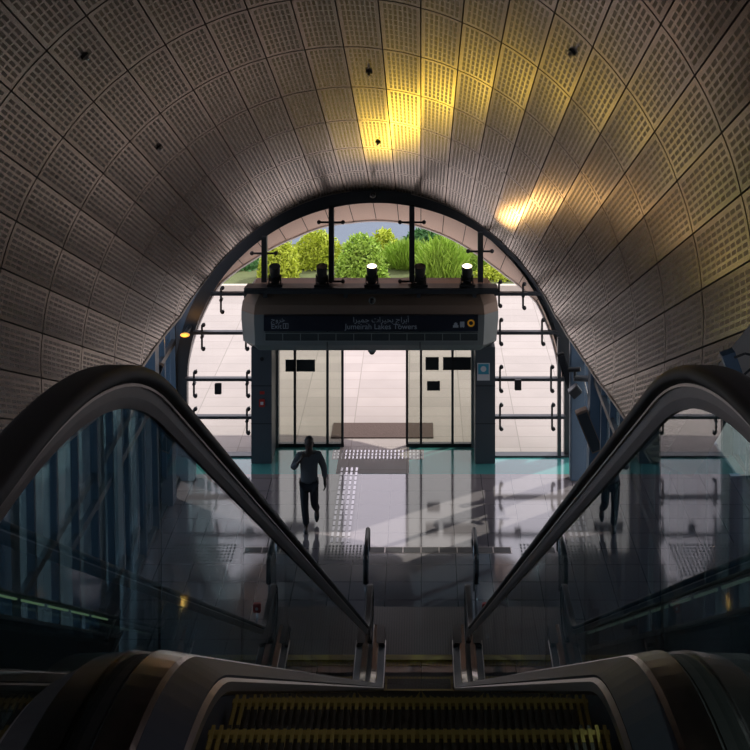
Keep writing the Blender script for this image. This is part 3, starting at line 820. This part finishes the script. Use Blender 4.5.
# ------------------------------------------------------------------ devices by the right column and on the arch
def slab_dev(name, label, cat, c, axx, hx, hy, hz, m, extra=None):
    t_ = thing(name, label, cat, c)
    a = math.radians(axx); X_ = Vector((math.cos(a), 0, -math.sin(a))); Z_ = Vector((math.sin(a), 0, math.cos(a)))
    bm = bmesh.new(); obbox(bm, (0, 0, 0), (X_, Vector((0, 1, 0)), Z_), hx, hy, hz); bmesh.ops.bevel(bm, geom=bm.edges[:], offset=.012, segments=2, affect='EDGES')
    link('cabinet', bm, m, t_)
    bm = bmesh.new(); obbox(bm, X_*0+Vector((0, -hy-.008, 0)), (X_, Vector((0, 1, 0)), Z_), hx*.8, .006, hz*.9); link('grille', bm, M['darksteel'], t_)
    bm = bmesh.new(); tube(bm, (0, hy, 0), (.05, hy+.12, .02), .02); link('bracket', bm, M['bluesteel'], t_)
X, Z = px2(565.5, 370, 26.6); slab_dev('loudspeaker', 'slim tilted black loudspeaker on the right flank of the arch', 'loudspeaker', (X, 26.6, Z), -18, .07, .06, .36, M['black'])
X, Z = px2(589, 430, 25.2); slab_dev('loudspeaker', 'larger brown-black tilted loudspeaker beside the right escalator handrail', 'loudspeaker', (X, 25.2, Z), -22, .12, .10, .42, M['headbrown'])
X, Z = px2(575, 391, 26.0); slab_dev('security_camera', 'boxy dark camera under the slim loudspeaker on the right flank', 'security camera', (X, 26.0, Z), -40, .11, .1, .09, M['darksteel'])
X, Z = px2(580, 378, 25.9)
br_ = thing('camera_bracket', 'blue-grey arm with dark camera fixed below the vault edge', 'bracket', (X, 25.9, Z))
bm = bmesh.new(); tube(bm, (-.12, 0, .0), (.30, .0, -.02), .06); tube(bm, (-.1, 0, .0), (-.1, 0, .16), .03); link('arm', bm, M['darksteel'], br_)
bm = bmesh.new(); tube(bm, (-.22, 0, .16), (.0, -.08, .2), .045); link('camera_head', bm, M['black'], br_)
bm = bmesh.new(); tube(bm, (.09, 0, -.06), (.19, 0, -.5), .012); link('conduit', bm, M['chrome'], br_)
X, Z = px2(155, 374, 25.6); slab_dev('loudspeaker', 'small black loudspeaker tilted beside the left foot of the vault', 'loudspeaker', (X, 25.6, Z), 22, .1, .08, .22, M['black'])
X, Z = px2(185, 335, 27.0)
ol = thing('bulkhead_light', 'small glowing orange light on the left side of the arch', 'lamp', (X, 27.0, Z))
bm = bmesh.new(); ball(bm, (0, 0, 0), .10, (1, .6, .42)); link('diffuser', bm, M['orange'], ol, True)
bm = bmesh.new(); tube(bm, (0, .05, 0), (0, .56, .0), .05); link('bracket', bm, M['darksteel'], ol)
pl = bpy.data.lights.new('bulkhead', 'POINT'); pl.energy = 4; pl.color = (1, .45, .1); pl.shadow_soft_size = .05
po = bpy.data.objects.new('lamp', pl); C.objects.link(po); po.parent = ol; po.location = (0, -.2, 0)

# ------------------------------------------------------------------ stair parapets with rails and strip lights either side
def parapet(sg, X, h, label, zoff, lit_every):
    p = thing('sloping_parapet', label, 'parapet', (0, 0, 0))
    pts = path(zoff, zoff, .3, .8, .8, 2.5, 19.2)
    link('wall_panel', sweep(pts, [(sg*.0, -.8), (sg*.0, .0), (sg*.1, .0), (sg*.1, -.8)], X), M['darkpanel'], p)
    link('cap', sweep(pts, [(-sg*.05, .0), (-sg*.05, .04), (sg*.14, .04), (sg*.14, .0)], X), M['alu'], p)
    rl = path(zoff+.28, zoff+.28, .85, .8, .8, 2.5, 18.8)
    link('rail', sweep(rl, rrect(.05, .05, .02), X-sg*.1), M['darksteel'], p)
    bm = bmesh.new()
    for i in range(14):
        d0 = 4.2+i*1.05; 
        beam(bm, (X-sg*.14, d0, CAMZ+zoff-CI+.22-TAN*d0), (X-sg*.14, d0+.85, CAMZ+zoff-CI+.22-TAN*(d0+.85)), .02, .022)
    link('strip_light', bm, M['led'] if sg < 0 else M['leddim'], p)
parapet(-1, -4.6, 1, 'dark sloping parapet with dashed strip light left of the escalator', .80, 2)
parapet(1, 2.5, 1, 'dark sloping parapet with dashed strip light right of the escalator', .60, 2)
# stair between the escalator and the left parapet
sta = thing('staircase', 'dark fixed staircase rising left of the escalator', 'stairs', (0, 0, 0))
bm = bmesh.new(); nst = 56; y1 = 19.3; rise = (CAMZ-1.95-0)/nst; going = (y1-3.0)/nst
for i in range(nst):
    z1 = rise*(i+1); yb = y1-going*i; box(bm, -4.45, -1.05, yb-going-.001, yb, max(z1-.5, 0), z1-.0)
link('flight', bm, M['concrete'], sta)
bm = bmesh.new()
for i in range(nst):
    z1 = rise*(i+1); yb = y1-going*i; box(bm, -4.45, -1.05, yb-.03, yb+.004, z1, z1+.004)
link('nosing', bm, M['alu'], sta)

# small round fittings set in the ceiling, and the strut at the near right opening
def vault_hit(px, py):
    u = (px-421)/F; v = -(py+70)/F; n = SA+CA*v; a_ = u*u+n*n; b_ = -2*(u*X0+n*N0); q = X0**2+N0**2-(R+.0)**2
    D = (-b_+math.sqrt(b_*b_-4*a_*q))/(2*a_); return Vector((u*D, D, CAMZ+v*D)), math.degrees(math.atan2(n*D-N0, u*D-X0))
for px, py, lb in ((85, 56, 'small dark round ceiling fitting high in the upper left panels'), (159, 147, 'small dark round ceiling fitting left of the yellow glow'),
                   (369, 72, 'small dark round ceiling fitting in the yellow glow above the arch crown'), (378, 142, 'small dark round ceiling fitting just above the arch crown'),
                   (572, 52, 'small dark round ceiling fitting in the upper right panels')):
    p, a = vault_hit(px, py); a = math.radians(a); nn = Vector((-math.cos(a), -SA*math.sin(a), -CA*math.sin(a)))
    t_ = thing('ceiling_fitting', lb, 'sprinkler', p)
    bm = bmesh.new(); tube(bm, -nn*.01, nn*.02, .05, 12); link('plate', bm, M['black'], t_)
    bm = bmesh.new(); tube(bm, nn*.02, nn*.06, .018, 8); link('head', bm, M['chrome'], t_)
a_, b_ = px2(727, 352, 10.6), px2(752, 420, 10.6)
su = thing('steel_strut', 'tilted blue steel strut in the opening above the right handrail', 'strut', (a_[0], 10.6, a_[1]))
bm = bmesh.new(); beam(bm, (0, 0, 0), (b_[0]-a_[0], 0, b_[1]-a_[1]), .11, .11, side=Vector((0, 1, 0))); link('bar', bm, M['bluesteel'], su)
bm = bmesh.new(); pp = [(.04, -.08, -.02), (.12, -.1, .02), (.2, -.1, .0), (.17, -.1, -.1), (.1, -.1, -.16), (.16, -.1, -.24), (.3, -.1, -.22)]
for p, q in zip(pp, pp[1:]): tube(bm, p, q, .01, 8)
link('cable', bm, M['black'], su)

# ------------------------------------------------------------------ planting beyond the paving
def leaves(bm, c, rad, n, size, spiky=False):
    for _ in range(n):
        while True:
            p = Vector((rnd.uniform(-1, 1), rnd.uniform(-1, 1), rnd.uniform(0, 1)))
            if p.length < 1: break
        p = Vector((c[0]+p.x*rad[0], c[1]+p.y*rad[1], c[2]+p.z*rad[2]))
        if spiky: d = Vector((rnd.gauss(0, .5), rnd.gauss(0, .5), 1)).normalized(); L, w = size*2.4, size*.22
        else: d = Vector((rnd.gauss(0, 1), rnd.gauss(0, 1), rnd.gauss(.3, 1))).normalized(); L, w = size, size*.45
        s = d.cross(Vector((rnd.gauss(0, 1), rnd.gauss(0, 1), rnd.gauss(0, 1)))).normalized()*w/2
        u = d.cross(s).normalized()*w*.25
        m = p+d*L*.5
        vs = [bm.verts.new(p), bm.verts.new(m+s+u), bm.verts.new(p+d*L), bm.verts.new(m-s+u), bm.verts.new(m-u)]
        bm.faces.new((vs[0], vs[1], vs[4])); bm.faces.new((vs[1], vs[2], vs[4])); bm.faces.new((vs[2], vs[3], vs[4])); bm.faces.new((vs[3], vs[0], vs[4]))
def shrub(x0, x1, ytop, ybot, D, m, label, n, size, spiky=False, name='shrub', depth=.5, trunk=True):
    xa, zt = px2(x0, ytop, D); xb, _ = px2(x1, ytop, D)
    cx_ = (xa+xb)/2; t_ = thing(name, label, 'shrub', (cx_, D, 0), group='planting beyond the paving')
    bm = bmesh.new(); leaves(bm, (0, 0, .05), ((xb-xa)/2, depth, max(zt, .5)), n, size, spiky)
    me = bpy.data.meshes.new('foliage'); bm.to_mesh(me); bm.free(); me.materials.append(m)
    o = bpy.data.objects.new('foliage', me); C.objects.link(o); o.parent = t_
    bm = bmesh.new()
    for k in range(5):
        a = k*1.3; tube(bm, (math.cos(a)*.05, math.sin(a)*.05, 0), (math.cos(a)*.25*(xb-xa)/2, math.sin(a)*.3, max(zt, .5)*.7), .03, 6, .01)
    link('stem', bm, M['bark'], t_)
shrub(215, 262, 285, 290, 42.3, M['leafd'], 'low dark shrub at the far left of the planting bed', 900, .16)
shrub(258, 300, 238, 290, 41.1, M['leafy'], 'bright yellow-green bush at the left end of the arch view', 2600, .15)
shrub(290, 345, 232, 290, 42.4, M['leafy'], 'widest bright yellow-green bush, behind the second spotlight from the left', 3600, .15)
shrub(335, 388, 236, 290, 41.1, M['leafg'], 'mid-green bush behind the middle spotlight', 3000, .17)
shrub(368, 400, 232, 290, 43.7, M['leafy'], 'pale yellow-green clump at the top centre of the planting', 1800, .18)
shrub(385, 432, 256, 290, 42.4, M['leafg'], 'spiky grass-like green plant behind the right-centre spotlight', 1500, .26, True)
shrub(420, 466, 250, 290, 41.1, M['leafg'], 'spiky green plant between the two right spotlights', 1500, .26, True)
shrub(400, 452, 230, 290, 44.6, M['leafd'], 'dark green bush rising behind the spiky plants', 2600, .18)
shrub(455, 512, 246, 292, 42.3, M['leafg'], 'green bush at the right end behind the last spotlight', 2800, .17)
shrub(470, 535, 275, 300, 41.1, M['leafy'], 'low yellow-green groundcover clump at the right end of the bed', 1800, .14)
tag(obj_box('planter_kerb', (-9, 4.2, 39.9, 40.1, -.01, .22), M['kerb']), 'pale low kerb in front of the planting bed', 'kerb')
bm = bmesh.new(); box(bm, -9, 4.2, 40.1, 45.5, -.01, .14); struct(link('ground_bed', bm, M['soil']))
# ------------------------------------------------------------------ the walking man
def skin_mesh(name, verts, edges, radii, material, parent, root=0, sub=2):
    me = bpy.data.meshes.new(name); me.from_pydata([Vector(v) for v in verts], edges, []); me.update()
    o = bpy.data.objects.new(name, me); C.objects.link(o)
    md = o.modifiers.new('skin', 'SKIN'); md.use_smooth_shade = True
    for i, r in enumerate(radii):
        sv = me.skin_vertices[0].data[i]; sv.radius = r if isinstance(r, tuple) else (r, r); sv.use_root = (i == root)
    s_ = o.modifiers.new('sub', 'SUBSURF'); s_.levels = sub; s_.render_levels = sub
    bpy.context.view_layer.update()
    m2 = bpy.data.meshes.new_from_object(o.evaluated_get(bpy.context.evaluated_depsgraph_get()))
    C.objects.unlink(o); bpy.data.objects.remove(o)
    m2.materials.clear(); m2.materials.append(material)
    for p in m2.polygons: p.use_smooth = True
    n = bpy.data.objects.new(name, m2); C.objects.link(n); n.parent = parent; return n
mx_, md_ = gx(309, 531)
man = thing('person', 'man in grey shirt and dark trousers walking, one hand at his face', 'person', (mx_, md_, 0), rz=math.radians(6))
# facing -y ; his right is -x
pel, sp1, ch, nk, hd, ht = (0, 0, .93), (0, .0, 1.12), (0, .0, 1.34), (0, .0, 1.46), (0, -.02, 1.56), (0, -.01, 1.66)
hipR, knR, anR, toR = (-.09, 0, .88), (-.08, -.10, .50), (-.05, -.03, .09), (-.06, -.17, .035)
hipL, knL, anL, toL = (.09, 0, .88), (.10, -.05, .50), (.15, .30, .26), (.15, .27, .10)
shR, elR, wrR = (-.19, 0, 1.40), (-.30, -.05, 1.17), (-.16, -.20, 1.38)
shL, elL, wrL = (.19, 0, 1.40), (.27, .05, 1.13), (.29, -.04, .90)
V_ = [pel, sp1, ch, nk, hd, ht, hipR, knR, anR, toR, hipL, knL, anL, toL, shR, elR, wrR, shL, elL, wrL]
E_ = [(0, 1), (1, 2), (2, 3), (3, 4), (4, 5), (0, 6), (6, 7), (7, 8), (8, 9), (0, 10), (10, 11), (11, 12), (12, 13), (2, 14), (14, 15), (15, 16), (2, 17), (17, 18), (18, 19)]
R_ = [(.13, .10), (.13, .09), (.15, .10), .055, (.075, .09), (.06, .075), .085, .055, .038, .03, .085, .055, .038, .03, .055, .042, .028, .055, .042, .028]
# palms with five fingers each grow from the wrists
def hand(wi, w, d, side, curl, palm=.055):
    w, d, side = Vector(w), Vector(d).normalized(), Vector(side).normalized(); up = d.cross(side).normalized()
    V_.append(tuple(w+d*palm)); R_.append((.032, .016)); E_.append((wi, len(V_)-1)); pi_ = len(V_)-1
    for k, (o_, L) in enumerate(((-.030, .062), (-.010, .072), (.010, .068), (.029, .052))):
        b = w+d*(palm+.035)+side*o_; V_.append(tuple(b)); R_.append(.009); E_.append((pi_, len(V_)-1))
        c_ = b+(d*math.cos(curl)+up*math.sin(curl))*L*.5; V_.append(tuple(c_)); R_.append(.0085); E_.append((len(V_)-2, len(V_)-1))
        e_ = c_+(d*math.cos(curl*2)+up*math.sin(curl*2))*L*.5; V_.append(tuple(e_)); R_.append(.007); E_.append((len(V_)-2, len(V_)-1))
    b = w+d*.02-side*.035+up*.01; V_.append(tuple(b)); R_.append(.011); E_.append((wi, len(V_)-1))
    c_ = b+(d*.7-side*.6+up*.3).normalized()*.045; V_.append(tuple(c_)); R_.append(.009); E_.append((len(V_)-2, len(V_)-1))
hand(16, wrR, (.55, .25, .75), (.6, -.6, -.3), .5)
hand(19, wrL, (.03, -.15, -1), (0, -1, .1), .35)
body = skin_mesh('body', V_, E_, R_, M['skin'], man, 0, 1)
body.modifiers.clear()
# face: nose, ears, eyes, mouth
bm = bmesh.new(); ball(bm, (0, -.022, 1.615), .095, (.82, .98, 1.22), 18); link('head', bm, M['skin'], man, True)
bm = bmesh.new(); tube(bm, (0, -.10, 1.635), (0, -.132, 1.595), .008, 8, .016); ball(bm, (0, -.122, 1.594), .017, seg=8); link('nose', bm, M['skin'], man, True)
for sx in (-1, 1):
    bm = bmesh.new(); ball(bm, (sx*.031, -.108, 1.63), .012, seg=8); link('eye', bm, M['hair'], man, True)
    bm = bmesh.new(); ball(bm, (sx*.080, -.01, 1.61), .025, (.4, .8, 1.2), 8); link('ear', bm, M['skin'], man, True)
bm = bmesh.new(); ball(bm, (0, -.108, 1.562), .022, (1.2, .5, .35), 8); link('mouth', bm, mat('lips', (.12, .04, .035), .5), man, True)
bm = bmesh.new(); ball(bm, (0, .0, 1.645), .098, (.86, .98, 1.0), 18)
bmesh.ops.delete(bm, geom=[v for v in bm.verts if v.co.y < -.055 and v.co.z < 1.675 or v.co.z < 1.585], context='VERTS'); link('hair', bm, M['hair'], man, True)
# shirt: torso and sleeves ; trousers ; shoes
skin_mesh('shirt', [(0, 0, .86), (0, 0, 1.0), (0, 0, 1.15), (0, .0, 1.34), (0, 0, 1.44), (-.18, 0, 1.39), (-.30, -.05, 1.17), (-.20, -.15, 1.32), (.18, 0, 1.39), (.275, .05, 1.13), (.29, -.02, .96)],
          [(0, 1), (1, 2), (2, 3), (3, 4), (3, 5), (5, 6), (6, 7), (3, 8), (8, 9), (9, 10)],
          [(.175, .125), (.17, .125), (.17, .12), (.175, .125), .075, .078, .062, .05, .078, .062, .05], M['shirt'], man, 0, 2)
skin_mesh('trousers', [(0, 0, .90), (-.09, 0, .84), (-.08, -.10, .50), (-.05, -.04, .12), (.09, 0, .84), (.10, -.05, .50), (.15, .26, .29)],
          [(0, 1), (1, 2), (2, 3), (0, 4), (4, 5), (5, 6)], [(.155, .115), .10, .075, .066, .10, .075, .066], M['trousers'], man, 0, 2)
def shoe(a, t):
    a, t = Vector(a), Vector(t); bm = bmesh.new(); d = (t-a).normalized()
    ball(bm, (0, 0, 0), 1, (.048, .13, .042), 14)
    for v in bm.verts:
        if v.co.z < -.03: v.co.z = -.03
    rot = d.to_track_quat('-Y', 'Z').to_matrix().to_4x4(); bmesh.ops.transform(bm, matrix=Matrix.Translation((a+t)/2) @ rot, verts=bm.verts[:])
    link('shoe', bm, M['shoe'], man, True)
shoe((-.055, .02, .042), (-.06, -.16, .042)); shoe((.15, .33, .22), (.15, .27, .09))
